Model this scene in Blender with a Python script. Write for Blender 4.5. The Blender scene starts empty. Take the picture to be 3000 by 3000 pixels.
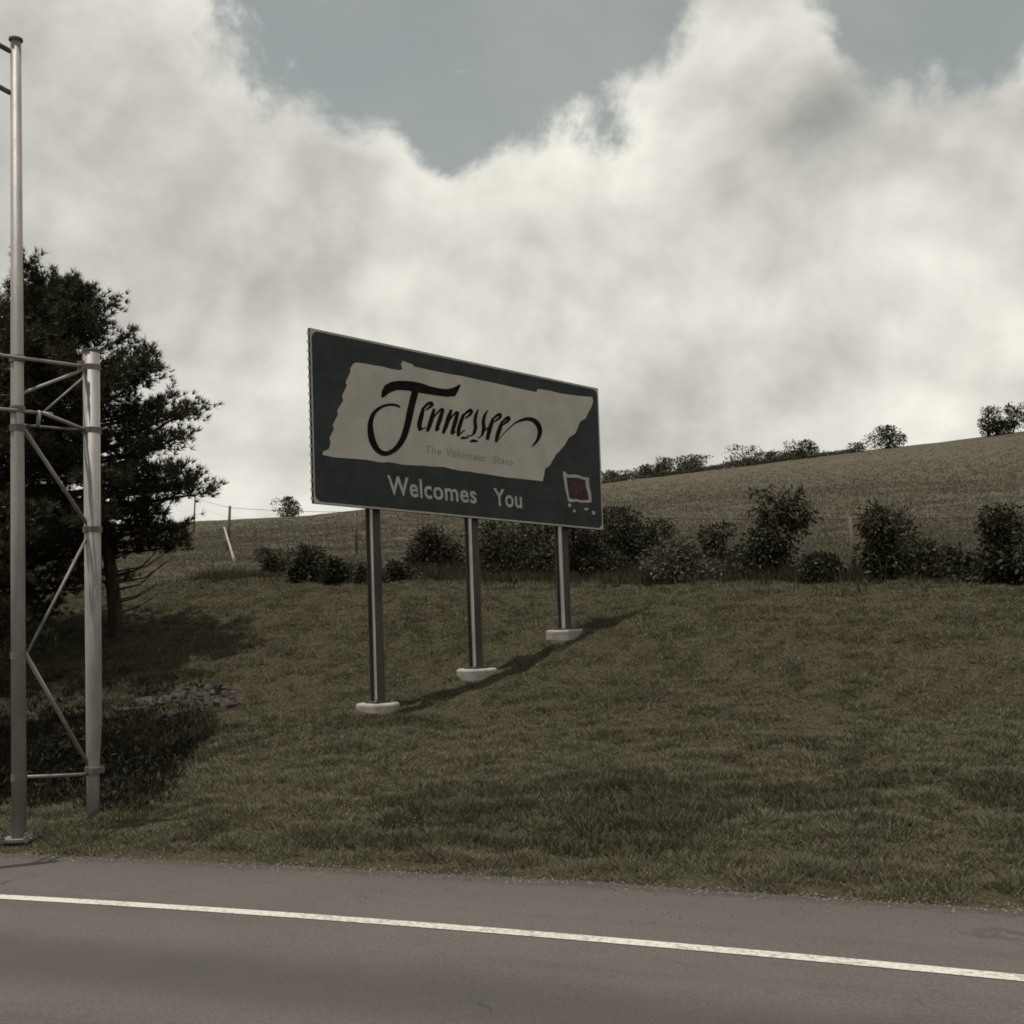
import bpy, math, random
import numpy as np
from math import radians, sin, cos, pi, sqrt, atan2
from mathutils import Vector, Matrix
rng = np.random.default_rng(7)
random.seed(7)
SC = bpy.context.scene
COL = SC.collection

# ------------------------------------------------------------------ camera
CAM_H = 1.9
PITCH, ROLL, FPX = radians(4.5), radians(2.1), 3500.0
Fv = np.array([0, cos(PITCH), sin(PITCH)])
R0 = np.array([1.0, 0, 0]); U0 = np.array([0, -sin(PITCH), cos(PITCH)])
Uv = U0*cos(ROLL) + R0*sin(ROLL); Rv = R0*cos(ROLL) - U0*sin(ROLL)
CO = np.array([0, 0, CAM_H])
cd = bpy.data.cameras.new('camera'); cam = bpy.data.objects.new('camera', cd); COL.objects.link(cam)
cd.sensor_width = 36; cd.sensor_height = 36; cd.sensor_fit = 'HORIZONTAL'; cd.lens = 36*FPX/3000
cd.clip_start = 0.05; cd.clip_end = 5000
cam.matrix_world = Matrix(((Rv[0], Uv[0], -Fv[0], 0), (Rv[1], Uv[1], -Fv[1], 0), (Rv[2], Uv[2], -Fv[2], CAM_H), (0, 0, 0, 1)))
SC.camera = cam
SC.cycles.pixel_filter_type = 'BLACKMAN_HARRIS'; SC.cycles.filter_width = 1.75

# ------------------------------------------------------------------ light and sky
SUN = Vector((-0.200, -0.088, 0.97)).normalized()          # towards the sun: a high June noon sun
sun_el = math.asin(SUN.z); sun_rot = atan2(SUN.x, SUN.y)
sl = bpy.data.lights.new('sun', 'SUN'); sl.energy = 5.0; sl.angle = radians(0.55); sl.color = (1.0, 0.95, 0.86)
so = bpy.data.objects.new('sun', sl); COL.objects.link(so)
so.rotation_euler = SUN.to_track_quat('Z', 'Y').to_euler(); so.location = (0, 0, 60)
SC.view_settings.view_transform = 'Standard'; SC.view_settings.look = 'None'
SC.view_settings.exposure = -0.25; SC.view_settings.gamma = 1.0; SC.view_settings.use_curve_mapping = False


class NT:
    """tiny helper for node trees"""
    def __init__(s, tree):
        s.t = tree; s.n = tree.nodes; s.l = tree.links
    def new(s, typ, **kw):
        n = s.n.new(typ)
        for k, v in kw.items():
            if k == 'inp':
                for kk, vv in v.items():
                    if isinstance(vv, bpy.types.NodeSocket): s.l.new(vv, n.inputs[kk])
                    else: n.inputs[kk].default_value = vv
            else: setattr(n, k, v)
        return n
    def math(s, op, a, b=None, c=None, clamp=False):
        n = s.n.new('ShaderNodeMath'); n.operation = op; n.use_clamp = clamp
        for i, v in enumerate((a, b, c)):
            if v is None: continue
            if isinstance(v, bpy.types.NodeSocket): s.l.new(v, n.inputs[i])
            else: n.inputs[i].default_value = v
        return n.outputs[0]
    def vmath(s, op, a, b=None):
        n = s.n.new('ShaderNodeVectorMath'); n.operation = op
        for i, v in enumerate((a, b)):
            if v is None: continue
            if isinstance(v, bpy.types.NodeSocket): s.l.new(v, n.inputs[i])
            else: n.inputs[i].default_value = v
        return n
    def noise(s, vec, scale, detail=4, rough=0.5, dist=0.0, dim='3D'):
        n = s.n.new('ShaderNodeTexNoise'); n.noise_dimensions = dim
        s.l.new(vec, n.inputs['Vector'])
        n.inputs['Scale'].default_value = scale; n.inputs['Detail'].default_value = detail
        n.inputs['Roughness'].default_value = rough; n.inputs['Distortion'].default_value = dist
        return n.outputs[0]
    def ramp(s, v, a, b, ca=0.0, cb=1.0, smooth=True):
        n = s.n.new('ShaderNodeMapRange'); n.interpolation_type = 'SMOOTHSTEP' if smooth else 'LINEAR'
        s.l.new(v, n.inputs[0])
        for i, q in enumerate((a, b, ca, cb)):
            n.inputs[i+1].default_value = q
        return n.outputs[0]
    def mix(s, f, a, b, blend='MIX'):
        n = s.n.new('ShaderNodeMix'); n.data_type = 'RGBA'; n.blend_type = blend
        for k, v in ((0, f), (6, a), (7, b)):
            if isinstance(v, bpy.types.NodeSocket): s.l.new(v, n.inputs[k])
            else: n.inputs[k].default_value = (v if k == 0 else (*v, 1) if len(v) == 3 else v)
        return n.outputs[2]


def pray(x, y):
    return Fv + Rv*(x-1500)/FPX + Uv*(1500-y)/FPX


wd = bpy.data.worlds.new('World'); SC.world = wd; wd.use_nodes = True
W = NT(wd.node_tree); W.n.clear()
geo = W.new('ShaderNodeTexCoord').outputs['Generated']
dirn = W.vmath('NORMALIZE', geo).outputs[0]
sky = W.new('ShaderNodeTexSky', sky_type='NISHITA', sun_disc=False, sun_elevation=sun_el, sun_rotation=sun_rot,
            altitude=300, air_density=1.0, dust_density=2.0, ozone_density=1.0)
hs = W.new('ShaderNodeHueSaturation', inp={'Saturation': 0.12, 'Value': 1.12, 'Color': sky.outputs[0]})
blue = W.mix(1.0, hs.outputs[0], (0.91, 1.0, 0.96), 'MULTIPLY')
st = W.vmath('MULTIPLY', dirn, (1.0, 1.0, 1.08)).outputs[0]
n_big = W.noise(st, 2.1, 3, 0.5)
n_edge = W.noise(st, 7.5, 10, 0.60, 0.25)
n_fine = W.noise(st, 22.0, 6, 0.6, 0.2)
# clear gaps between the clouds: directions (unit vectors) with an angular radius; more of the same come from the big noise
gaps = [(tuple(pray(*c_)), r_/3650) for c_, r_ in (((860, -130), 310), ((1180, 10), 310), ((1560, 60), 330), ((1800, -60), 270), ((1330, 330), 165), ((2640, -60), 250), ((2900, -10), 260))]
gaps += [((-0.10, 0.86, 0.50), 0.10), ((0.02, 0.82, 0.57), 0.12),
        ((-0.62, 0.62, 0.48), 0.17), ((0.70, 0.55, 0.46), 0.16), ((-0.45, -0.75, 0.49), 0.18), ((0.55, -0.70, 0.46), 0.18),
        ((0.25, 0.30, 0.92), 0.20), ((-0.55, -0.15, 0.82), 0.18), ((0.35, -0.45, 0.82), 0.18)]
gd = None
for c, r in gaps:
    v = Vector(c).normalized()
    d = W.math('DIVIDE', W.vmath('DISTANCE', dirn, tuple(v)).outputs['Value'], r)
    gd = d if gd is None else W.new('ShaderNodeMath', operation='SMOOTH_MIN', inp={0: gd, 1: d, 2: 0.35}).outputs[0]
nn = W.math('ADD', W.math('MULTIPLY', W.math('SUBTRACT', n_edge, 0.5), 2.6), W.math('MULTIPLY', W.math('SUBTRACT', n_fine, 0.5), 0.7))
nn2 = W.math('ADD', nn, W.math('MULTIPLY', W.math('SUBTRACT', n_big, 0.5), 0.3))
field = W.math('ADD', gd, nn2)
mask = W.ramp(field, 0.74, 1.22)
# relief of the cloud: the same billows looked at a little way towards the sun
off = W.vmath('ADD', st, (-0.012, -0.004, 0.030)).outputs[0]
n_s0 = W.noise(st, 6.5, 5, 0.52, 0.15); n_off = W.noise(off, 6.5, 5, 0.52, 0.15)
rel = W.math('SUBTRACT', n_s0, n_off)
n_mid = W.noise(st, 3.6, 4, 0.5, 0.2)
lowv = W.ramp(n_mid, 0.36, 0.64)
br = W.math('ADD', W.math('MULTIPLY', lowv, 0.25), 0.79)
br = W.math('ADD', br, W.math('MULTIPLY', rel, 1.25))
br = W.math('ADD', br, W.math('MULTIPLY', W.ramp(field, 0.9, 1.5, 0.10, 0.0), 1.0))
br = W.math('MAXIMUM', br, 0.45)
cc = W.mix(lowv, (8.1, 7.95, 7.35), (9.2, 9.0, 8.1))
cloud = W.vmath('SCALE', cc); W.l.new(br, cloud.inputs['Scale'])
veil = W.ramp(W.noise(st, 5.0, 7, 0.62, 0.3), 0.42, 0.75, 0.04, 0.42)
blue = W.mix(veil, blue, (5.4, 5.5, 5.1))
full = W.mix(mask, blue, cloud.outputs[0])
bg = W.new('ShaderNodeBackground', inp={'Color': full, 'Strength': 0.1})
W.l.new(bg.outputs[0], W.new('ShaderNodeOutputWorld').inputs[0])


# ------------------------------------------------------------------ helpers
def tag(o, label=None, cat=None, group=None, kind=None):
    if label: o['label'] = label
    if cat: o['category'] = cat
    if group: o['group'] = group
    if kind: o['kind'] = kind
    return o


def empty(name, loc=(0, 0, 0)):
    o = bpy.data.objects.new(name, None); COL.objects.link(o); o.location = loc; o.empty_display_size = 0.2
    return o


def link(name, me, mat=None, parent=None, smooth=False):
    o = bpy.data.objects.new(name, me); COL.objects.link(o)
    if mat is not None: me.materials.append(mat)
    if parent is not None:
        o.parent = parent
        if parent.type == 'EMPTY': o.matrix_parent_inverse = Matrix.Translation(-Vector(parent.location))
    if smooth:
        me.polygons.foreach_set('use_smooth', [True]*len(me.polygons))
    return o


class MB:
    """collects geometry in world coordinates; build() links it as one mesh object"""
    def __init__(s): s.v = []; s.f = []
    def add(s, vs, fs):
        k = len(s.v); s.v += [tuple(map(float, q)) for q in vs]; s.f += [tuple(i+k for i in f) for f in fs]
    def box(s, c, ax, ay, az):
        c, ax, ay, az = map(np.array, (c, ax, ay, az))
        vs = [c+sx*ax+sy*ay+sz*az for sz in (-1, 1) for sy in (-1, 1) for sx in (-1, 1)]
        s.add(vs, [(0, 2, 3, 1), (4, 5, 7, 6), (0, 1, 5, 4), (2, 6, 7, 3), (0, 4, 6, 2), (1, 3, 7, 5)])
    def tube(s, pts, rad, n=10, caps=True):
        pts = [np.array(p, float) for p in pts]
        rad = [rad]*len(pts) if np.isscalar(rad) else rad
        rings = []
        a = None
        for i, p in enumerate(pts):
            t = pts[min(i+1, len(pts)-1)] - pts[max(i-1, 0)]; t = t/(np.linalg.norm(t)+1e-9)
            if a is None:
                a = np.cross(t, np.array([0.13, 0.31, 0.94]))
                if np.linalg.norm(a) < 0.4: a = np.cross(t, np.array([1.0, 0.2, 0]))
            a = a - t*(a@t); a = a/np.linalg.norm(a); b = np.cross(t, a)
            rings.append([p + rad[i]*(a*cos(2*pi*k/n)+b*sin(2*pi*k/n)) for k in range(n)])
        vs = [q for r in rings for q in r]; fs = []
        for i in range(len(pts)-1):
            for k in range(n):
                fs.append((i*n+k, i*n+(k+1) % n, (i+1)*n+(k+1) % n, (i+1)*n+k))
        if caps:
            fs.append(tuple(range(n-1, -1, -1))); fs.append(tuple((len(pts)-1)*n+k for k in range(n)))
        s.add(vs, fs)
    def build(s, name, mat, parent=None, smooth=False):
        me = bpy.data.meshes.new(name); me.from_pydata(s.v, [], s.f); me.update()
        return link(name, me, mat, parent, smooth)


def mesh_np(name, V, Fa, mat, parent=None, smooth=False):
    """numpy triangles or quads"""
    V = np.asarray(V, np.float32); Fa = np.asarray(Fa, np.int32)
    me = bpy.data.meshes.new(name); k = Fa.shape[1]
    me.vertices.add(len(V)); me.vertices.foreach_set('co', V.ravel())
    me.loops.add(Fa.size); me.loops.foreach_set('vertex_index', Fa.ravel())
    me.polygons.add(len(Fa)); me.polygons.foreach_set('loop_start', np.arange(len(Fa), dtype=np.int32)*k)
    me.update(calc_edges=True)
    return link(name, me, mat, parent, smooth)


def material(name, rough=0.8, spec=0.3):
    m = bpy.data.materials.new(name); m.use_nodes = True
    t = NT(m.node_tree); b = t.n['Principled BSDF']
    b.inputs['Roughness'].default_value = rough; b.inputs['Specular IOR Level'].default_value = spec
    return m, t, b


def col_noise(name, ca, cb, scale, rough=0.8, spec=0.25, detail=6, lo=0.35, hi=0.65, bump=0.0, bscale=None, metal=0.0, stretch=None):
    m, t, b = material(name, rough, spec)
    tc = t.new('ShaderNodeTexCoord').outputs['Object']
    if stretch: tc = t.vmath('MULTIPLY', tc, stretch).outputs[0]
    n = t.noise(tc, scale, detail, 0.6)
    t.l.new(t.mix(t.ramp(n, lo, hi), ca, cb), b.inputs['Base Color'])
    b.inputs['Metallic'].default_value = metal
    if bump:
        bn = t.noise(tc, bscale or scale*3, 5, 0.6)
        bp = t.new('ShaderNodeBump', inp={'Strength': bump, 'Distance': 0.02, 'Height': bn})
        t.l.new(bp.outputs[0], b.inputs['Normal'])
    return m


# ------------------------------------------------------------------ the lie of the land
PE = (-0.01030241, -0.41390107, 8.4950339)       # pavement edge y(x), metres
PW = (-0.01219638, -0.42295067, 7.12043972)      # white edge line y(x)


def curve(p, x):
    x = np.asarray(x, float); xc = np.clip(x, -7, 6)
    y = p[0]*xc*xc + p[1]*xc + p[2]
    return y + (x-xc)*(2*p[0]*xc+p[1])


def sdist(x, y): return (np.asarray(y, float) - curve(PE, x))*0.92


BS = np.array([-400, -60, -22, -19, -15.6, -15.2, -0.10, 0.0, 2, 4, 6, 7.2, 8.86, 10.63, 12.2, 14, 16, 18, 21, 400])
BZ = np.array([-4.0, -0.9, -0.25, -0.12, -0.07, -0.07, -0.07, -0.012, .07, .18, .29, .38, .78, 1.37, 1.87, 2.22, 2.44, 2.48, 2.5, 2.5])


def smooth(t): t = np.clip(t, 0, 1); return t*t*(3-2*t)


def vnoise(x, y, f, seed):
    x = np.asarray(x, float)*f; y = np.asarray(y, float)*f
    xi = np.floor(x).astype(np.int64); yi = np.floor(y).astype(np.int64); fx = x-xi; fy = y-yi
    fx = fx*fx*(3-2*fx); fy = fy*fy*(3-2*fy)
    def h(a, b):
        q = np.sin(a*127.1 + b*311.7 + seed*74.7)*43758.5453
        return q-np.floor(q)
    return (h(xi, yi)*(1-fx)+h(xi+1, yi)*fx)*(1-fy) + (h(xi, yi+1)*(1-fx)+h(xi+1, yi+1)*fx)*fy - 0.5


RX = np.array([-600, -150, -47, -31.5, -19, 8.6, 28.6, 47.7, 90, 250, 600])
RZ = np.array([16, 13, 11.1, 10.7, 10.8, 12.9, 14.6, 16.4, 20, 30, 34])
YR = 110.0


def terrain(x, y):
    x = np.asarray(x, float); y = np.asarray(y, float)
    s = sdist(x, y)
    # smooth the piecewise profile a little
    b = sum(np.interp(s+d, BS, BZ) for d in (-0.6, -0.3, 0, 0.3, 0.6))/5
    b = np.where(s < 1.0, np.interp(s, BS, BZ), b)
    k = 1 - 0.022*np.clip(x, -4.5, 14)
    z = b*np.where(s > 0, k, 1)
    yc = curve(PE, np.clip(x, -9, 12))/1.0 + 18.5
    t = (y-yc)/(YR-yc)
    zr = np.interp(x, RX, RZ)
    zf = z + (zr - z)*np.where(t < 1, (np.clip(t, 0, 1)*0.92 + 0.08*smooth(t)), 1)
    zf = np.where(y > YR, zf - (y-YR)**1.1*0.045, zf)
    z = np.where((t > 0), zf, z)
    # the fence-line dip behind the crest
    z = z - 0.18*np.exp(-((s-19.5)/1.6)**2)
    # ditch and culvert hollow at the left
    d = np.sqrt(((x+5.9)/2.2)**2 + ((y-14.6)/2.0)**2)
    z = z - 0.62*smooth((1.15-d)/0.75)*(s > 1)
    # mown bumps
    m = smooth((s-0.2)/1.5)*np.where(y < 60, 1, 0.5)
    z = z + m*(0.10*vnoise(x, y, 0.45, 1) + 0.06*vnoise(x, y, 1.3, 2) + 0.10*vnoise(x, y, 2.6, 3)*(s < 24) + 0.06*vnoise(x, y, 5.2, 4)*(s < 24))
    z = z + 0.35*vnoise(x, y, 0.07, 5)*smooth((y-30)/20)
    # wheel rut and mower edge in the verge
    rut = y - (10.15-0.20*(x-1.5)) + 0.10*np.sin(x*1.7)
    z = z - 0.07*np.exp(-(rut/0.13)**2)*smooth((x-1.4)/1.2)*smooth((6.5-x)/1.5)
    rut2 = y - (10.0-0.36*(x+0.2)) + 0.12*np.sin(x*2.3+1)
    z = z - 0.06*np.exp(-(rut2/0.14)**2)*smooth((x+1.8)/0.8)*smooth((1.6-x)/0.8)
    return z


def hit(px, py, y0=8.6, y1=200.0):
    """where the line of sight of a photograph pixel meets the ground"""
    d = pray(px, py); ys = np.concatenate([np.arange(y0, 40, 0.04), np.arange(40, y1, 0.25)])
    P = CO[None, :] + d[None, :]*(ys/d[1])[:, None]
    below = P[:, 2] < terrain(P[:, 0], P[:, 1])
    i = int(np.argmax(below)) if below.any() else len(ys)-1
    p = P[i].copy(); p[2] = float(terrain(p[0], p[1])); return p


def at(px, py, Y):
    d = pray(px, py); return CO + d*(Y/d[1])


def axis(dense0, dense1, step, lo, hi, g=1.16):
    a = list(np.arange(dense0, dense1, step)); q = step
    while a[-1] < hi: q *= g; a.append(a[-1]+q)
    q = step
    while a[0] > lo: q *= g; a.insert(0, a[0]-q)
    return np.array(a)


# ------------------------------------------------------------------ ground materials
def ground_material():
    m, t, b = material('turf soil', 0.95, 0.1)
    p = t.new('ShaderNodeNewGeometry').outputs['Position']
    n1 = t.noise(p, 0.55, 6, 0.6); n2 = t.noise(p, 5.0, 8, 0.7); n3 = t.noise(p, 30.0, 4, 0.7)
    c = t.mix(t.ramp(n1, 0.38, 0.62), (0.0528, 0.0440, 0.0256), (0.0432, 0.0416, 0.0208))
    c = t.mix(t.ramp(n2, 0.40, 0.66), c, (0.0624, 0.0520, 0.0336))
    c = t.mix(t.ramp(n3, 0.42, 0.60, 0, 0.85), c, (0.0208, 0.0184, 0.0104))
    # dry bleached hay field on the far hill
    sy = t.new('ShaderNodeSeparateXYZ', inp={0: p}).outputs[1]
    nf = t.noise(t.vmath('MULTIPLY', p, (0.35, 1, 1)).outputs[0], 0.30, 8, 0.65)
    cf = t.mix(t.ramp(nf, 0.35, 0.65), (0.080, 0.070, 0.053), (0.064, 0.057, 0.040))
    nw = t.noise(t.vmath('MULTIPLY', p, (0.12, 1, 1)).outputs[0], 0.22, 5, 0.6)
    cf = t.mix(t.ramp(nw, 0.46, 0.70, 0, 0.6), cf, (0.048, 0.041, 0.029))
    cf = t.mix(t.ramp(t.noise(p, 3.5, 6, 0.75), 0.45, 0.70, 0, 0.55), cf, (0.040, 0.035, 0.024))
    c = t.mix(t.ramp(sy, 27, 40), c, cf)
    t.l.new(c, b.inputs['Base Color'])
    bp = t.new('ShaderNodeBump', inp={'Strength': 0.6, 'Distance': 0.05, 'Height': t.noise(p, 9.0, 8, 0.7)})
    t.l.new(bp.outputs[0], b.inputs['Normal'])
    return m


def grass_material(name, c1, c2, c3, patch=0.6):
    m, t, b = material(name, 0.75, 0.15)
    g = t.new('ShaderNodeNewGeometry')
    p = g.outputs['Position']; r = g.outputs['Random Per Island']
    n1 = t.noise(p, patch, 6, 0.65)
    c = t.mix(t.ramp(n1, 0.36, 0.64), c1, c2)
    n2 = t.noise(p, patch*5.5, 5, 0.7)
    c = t.mix(t.ramp(n2, 0.50, 0.68, 0, 0.55), c, tuple(q*0.45 for q in c2))
    c = t.mix(t.ramp(r, 0.55, 1.0, 0, 0.9), c, c3)
    t.l.new(c, b.inputs['Base Color'])
    tr = t.new('ShaderNodeBsdfTranslucent'); t.l.new(c, tr.inputs[0])
    mx = t.new('ShaderNodeMixShader', inp={0: 0.25}); t.l.new(b.outputs[0], mx.inputs[1]); t.l.new(tr.outputs[0], mx.inputs[2])
    t.l.new(mx.outputs[0], t.n['Material Output'].inputs[0])
    return m


# ------------------------------------------------------------------ terrain sheet
xs = axis(-12, 12, 0.085, -900, 900, 1.06); ys = axis(7, 29, 0.085, -700, 1200, 1.045)
X, Y = np.meshgrid(xs, ys); Z = terrain(X, Y)
nx, ny = len(xs), len(ys)
V = np.stack([X.ravel(), Y.ravel(), Z.ravel()], 1)
ii = (np.arange(ny-1)[:, None]*nx + np.arange(nx-1)[None, :]).ravel()
gr = mesh_np('ground', V, np.stack([ii, ii+1, ii+nx+1, ii+nx], 1), ground_material(), None, True)
tag(gr, 'grassy bank and hay field rising behind the road', None, None, 'structure')

# ------------------------------------------------------------------ road
def road_material():
    m, t, b = material('worn asphalt', 0.85, 0.35)
    uv = t.new('ShaderNodeUVMap', uv_map='road').outputs[0]      # metres: along, distance from the pavement edge
    sx = t.new('ShaderNodeSeparateXYZ', inp={0: uv}); s = sx.outputs[1]
    p = t.new('ShaderNodeNewGeometry').outputs['Position']
    streak = t.noise(t.vmath('MULTIPLY', uv, (0.22, 2.6, 1)).outputs[0], 1.0, 6, 0.6)
    agg = t.noise(p, 46.0, 5, 0.8); big = t.noise(p, 0.9, 6, 0.65); mid = t.noise(p, 9.0, 6, 0.7)
    c = t.mix(t.ramp(big, 0.35, 0.65), (0.0541, 0.0467, 0.0422), (0.0653, 0.0569, 0.0518))
    c = t.mix(t.ramp(agg, 0.40, 0.62, 0, 0.85), c, (0.0957, 0.0845, 0.0772))
    c = t.mix(t.ramp(mid, 0.52, 0.75, 0, 0.5), c, (0.0394, 0.0350, 0.0316))
    # oil darkened centre of the lane, rubber tracks
    w = t.math('ABSOLUTE', t.math('ADD', s, t.math('ADD', 2.45, t.math('MULTIPLY', t.math('SUBTRACT', big, 0.5), 0.5))))
    c = t.mix(t.ramp(w, 0.10, 0.62, 0.50, 0), c, (0.0253, 0.0219, 0.0197))
    c = t.mix(t.ramp(streak, 0.45, 0.75, 0, 0.30), c, (0.0282, 0.0247, 0.0225))
    vo = t.new('ShaderNodeTexVoronoi', feature='DISTANCE_TO_EDGE'); nz = t.vmath('SCALE', t.new('ShaderNodeTexNoise', inp={'Vector': p, 'Scale': 2.5, 'Detail': 5.0}).outputs[1]); nz.inputs['Scale'].default_value = 0.5
    wob = t.vmath('ADD', p, nz.outputs[0]).outputs[0]
    t.l.new(wob, vo.inputs['Vector']); vo.inputs['Scale'].default_value = 0.42
    gate = t.ramp(t.noise(p, 0.8, 3, 0.5), 0.50, 0.62)
    c = t.mix(t.math('MULTIPLY', t.ramp(vo.outputs[0], 0.002, 0.007, 0.75, 0), gate), c, (0.022, 0.019, 0.017))
    # paler, dustier shoulder
    c = t.mix(t.ramp(s, -1.2, -0.4, 0, 0.32), c, (0.0901, 0.0776, 0.0709))
    c = t.mix(t.ramp(t.math('ADD', s, t.math('MULTIPLY', mid, 0.18)), -0.10, 0.06, 0, 0.8), c, (0.0478, 0.0372, 0.0282))
    t.l.new(c, b.inputs['Base Color'])
    h = t.math('ADD', t.noise(p, 160.0, 2, 0.6), t.math('MULTIPLY', mid, 0.6))
    bp = t.new('ShaderNodeBump', inp={'Strength': 0.35, 'Distance': 0.006, 'Height': h})
    t.l.new(bp.outputs[0], b.inputs['Normal'])
    return m


def strip(name, s0f, s1f, z, mat, x0=-400, x1=400, ns=6, edge_drop=0.0):
    """a ribbon laid along the road between two distances from the pavement edge"""
    xx = axis(-9, 7, 0.12, x0, x1, 1.12) if x1-x0 > 60 else np.arange(x0, x1+1e-6, 0.12)
    ye = curve(PE, xx); sl_ = np.gradient(ye, xx); nrm = np.stack([-sl_, np.ones_like(sl_)], 1); nrm /= np.linalg.norm(nrm, axis=1)[:, None]
    al = np.concatenate([[0], np.cumsum(np.hypot(np.diff(xx), np.diff(ye)))])
    a = s0f(xx); c = s1f(xx); Vv = []; uv = []
    rows = list(np.linspace(0, 1, ns))
    for r in rows:
        sv = a+(c-a)*r
        Vv.append(np.stack([xx+nrm[:, 0]*sv, ye+nrm[:, 1]*sv, np.full_like(xx, z)], 1)); uv.append(np.stack([al, sv], 1))
    if edge_drop:
        Vv.append(Vv[-1]+np.array([0, 0.01, -edge_drop])); uv.append(uv[-1])
    n = len(xx); R_ = len(Vv); Vv = np.concatenate(Vv); uv = np.concatenate(uv)
    ii = (np.arange(R_-1)[:, None]*n + np.arange(n-1)[None, :]).ravel()
    Fq = np.stack([ii, ii+1, ii+n+1, ii+n], 1)
    o = mesh_np(name, Vv, Fq, mat)
    lay = o.data.uv_layers.new(name='road'); lay.data.foreach_set('uv', uv[Fq.ravel()].astype(np.float32).ravel())
    return o


def paint_material(name, c):
    m, t, b = material(name, 0.6, 0.4)
    p = t.new('ShaderNodeNewGeometry').outputs['Position']
    n = t.noise(p, 26.0, 8, 0.75); n2 = t.noise(p, 1.3, 4, 0.6)
    f = t.ramp(t.math('ADD', n, t.math('MULTIPLY', n2, 0.35)), 0.64, 0.80, 0, 0.8)
    t.l.new(t.mix(f, c, (0.20, 0.18, 0.16)), b.inputs['Base Color'])
    return m


asphalt = road_material()
jag = lambda xx: 0.05*vnoise(xx, xx*0, 1.9, 11) + 0.05*vnoise(xx, xx*0, 6.0, 12) + 0.08*vnoise(xx, xx*0, 0.5, 13)
road = strip('road', lambda q: q*0-15.3, lambda q: q*0+0.0+jag(q), 0.0, asphalt, ns=14, edge_drop=0.06)
tag(road, 'grey asphalt carriageway with a narrow shoulder', None, None, 'structure')
wl = lambda q: (curve(PW, q)-curve(PE, q))*0.925
white = paint_material('white road paint', (0.4600, 0.4370, 0.3956))
yellow = paint_material('yellow road paint', (0.55, 0.36, 0.08))
e = strip('edge_line', lambda q: wl(q)-0.054, lambda q: wl(q)+0.054, 0.004, white, ns=2); tag(e, 'solid white edge line along the shoulder', None, None, 'structure')
e = strip('median_line', lambda q: q*0-8.95, lambda q: q*0-8.83, 0.004, yellow, ns=2); tag(e, 'solid yellow line along the median side', None, None, 'structure')
for k in range(-4, 5):
    e = strip('lane_line', lambda q: q*0-5.18, lambda q: q*0-5.06, 0.004, white, x0=k*11.0-1.5, x1=k*11.0+1.2, ns=2)
    tag(e, 'broken white lane line dash', None, None, 'structure')

# ------------------------------------------------------------------ grass
def blades(P, hgt, wid, nb, spread, lean):
    """P (n,3) tuft roots -> triangles, nb blades each"""
    n = len(P); root = np.repeat(P, nb, 0); N = n*nb
    a = rng.uniform(0, 2*pi, N); rr = spread*np.sqrt(rng.uniform(0, 1, N))
    root = root + np.stack([rr*np.cos(a), rr*np.sin(a), np.full(N, -0.01)], 1)
    h = np.repeat(hgt, nb)*rng.uniform(0.55, 1.15, N); w = np.repeat(wid, nb)*rng.uniform(0.7, 1.3, N)
    b_ = rng.uniform(0, 2*pi, N); ln = lean*rng.uniform(0.2, 1.2, N)*h
    side = np.stack([np.cos(b_), np.sin(b_), np.zeros(N)], 1)*w[:, None]
    a2 = a + rng.normal(0, 0.8, N)
    tip = root + np.stack([np.cos(a2)*ln, np.sin(a2)*ln, h], 1)
    V = np.stack([root-side, root+side, tip], 1).reshape(-1, 3)
    return V, np.arange(N*3).reshape(-1, 3)


def scatter(n, y0, y1, power=1.0, wide=0.62):
    """points over the wedge in front of the road, denser close by"""
    u = rng.uniform(0, 1, n); y = y0+(y1-y0)*u**power
    x = rng.uniform(-wide, wide, n)*(y+1.5)
    return x, y


x, y = scatter(330000, 7.0, 30.0, 1.15)
s = sdist(x, y); k = (s > 0.03+0.12*(vnoise(x, y, 3, 31)+0.5)) & (s < 20); x, y, s = x[k], y[k], s[k]
cl = np.clip(0.45 + 0.6*vnoise(x, y, 0.55, 21) + 0.6*vnoise(x, y, 1.7, 22) + 1.3*vnoise(x, y, 3.1, 24) + 1.5*vnoise(x, y, 5.3, 23), 0.06, 1.4)
thin = rng.uniform(0, 1, len(x)) < np.clip(0.80+0.4*cl, 0, 1)
x, y, s, cl = x[thin], y[thin], s[thin], cl[thin]
z = terrain(x, y); P = np.stack([x, y, z], 1)
fp = [(-2.0, 17.1), (-0.64, 18.4), (0.8, 19.7)]
ok = np.ones(len(P), bool)
for q in fp: ok &= np.hypot(P[:, 0]-q[0], P[:, 1]-q[1]) > 0.30
P, cl, s, y = P[ok], cl[ok], s[ok], y[ok]
h = (0.020+0.052*cl)*np.clip(s/0.5, 0.5, 1); wdt = 0.0045+0.00025*y
V, Fa = blades(P, h, wdt, 5, 0.055, 1.3)
gm = grass_material('mown grass', (0.118, 0.105, 0.069), (0.101, 0.098, 0.059), (0.160, 0.140, 0.101))
g = mesh_np('mown_grass', V, Fa, gm); tag(g, 'short mown olive grass over the roadside bank', 'grass', None, 'stuff')

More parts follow.
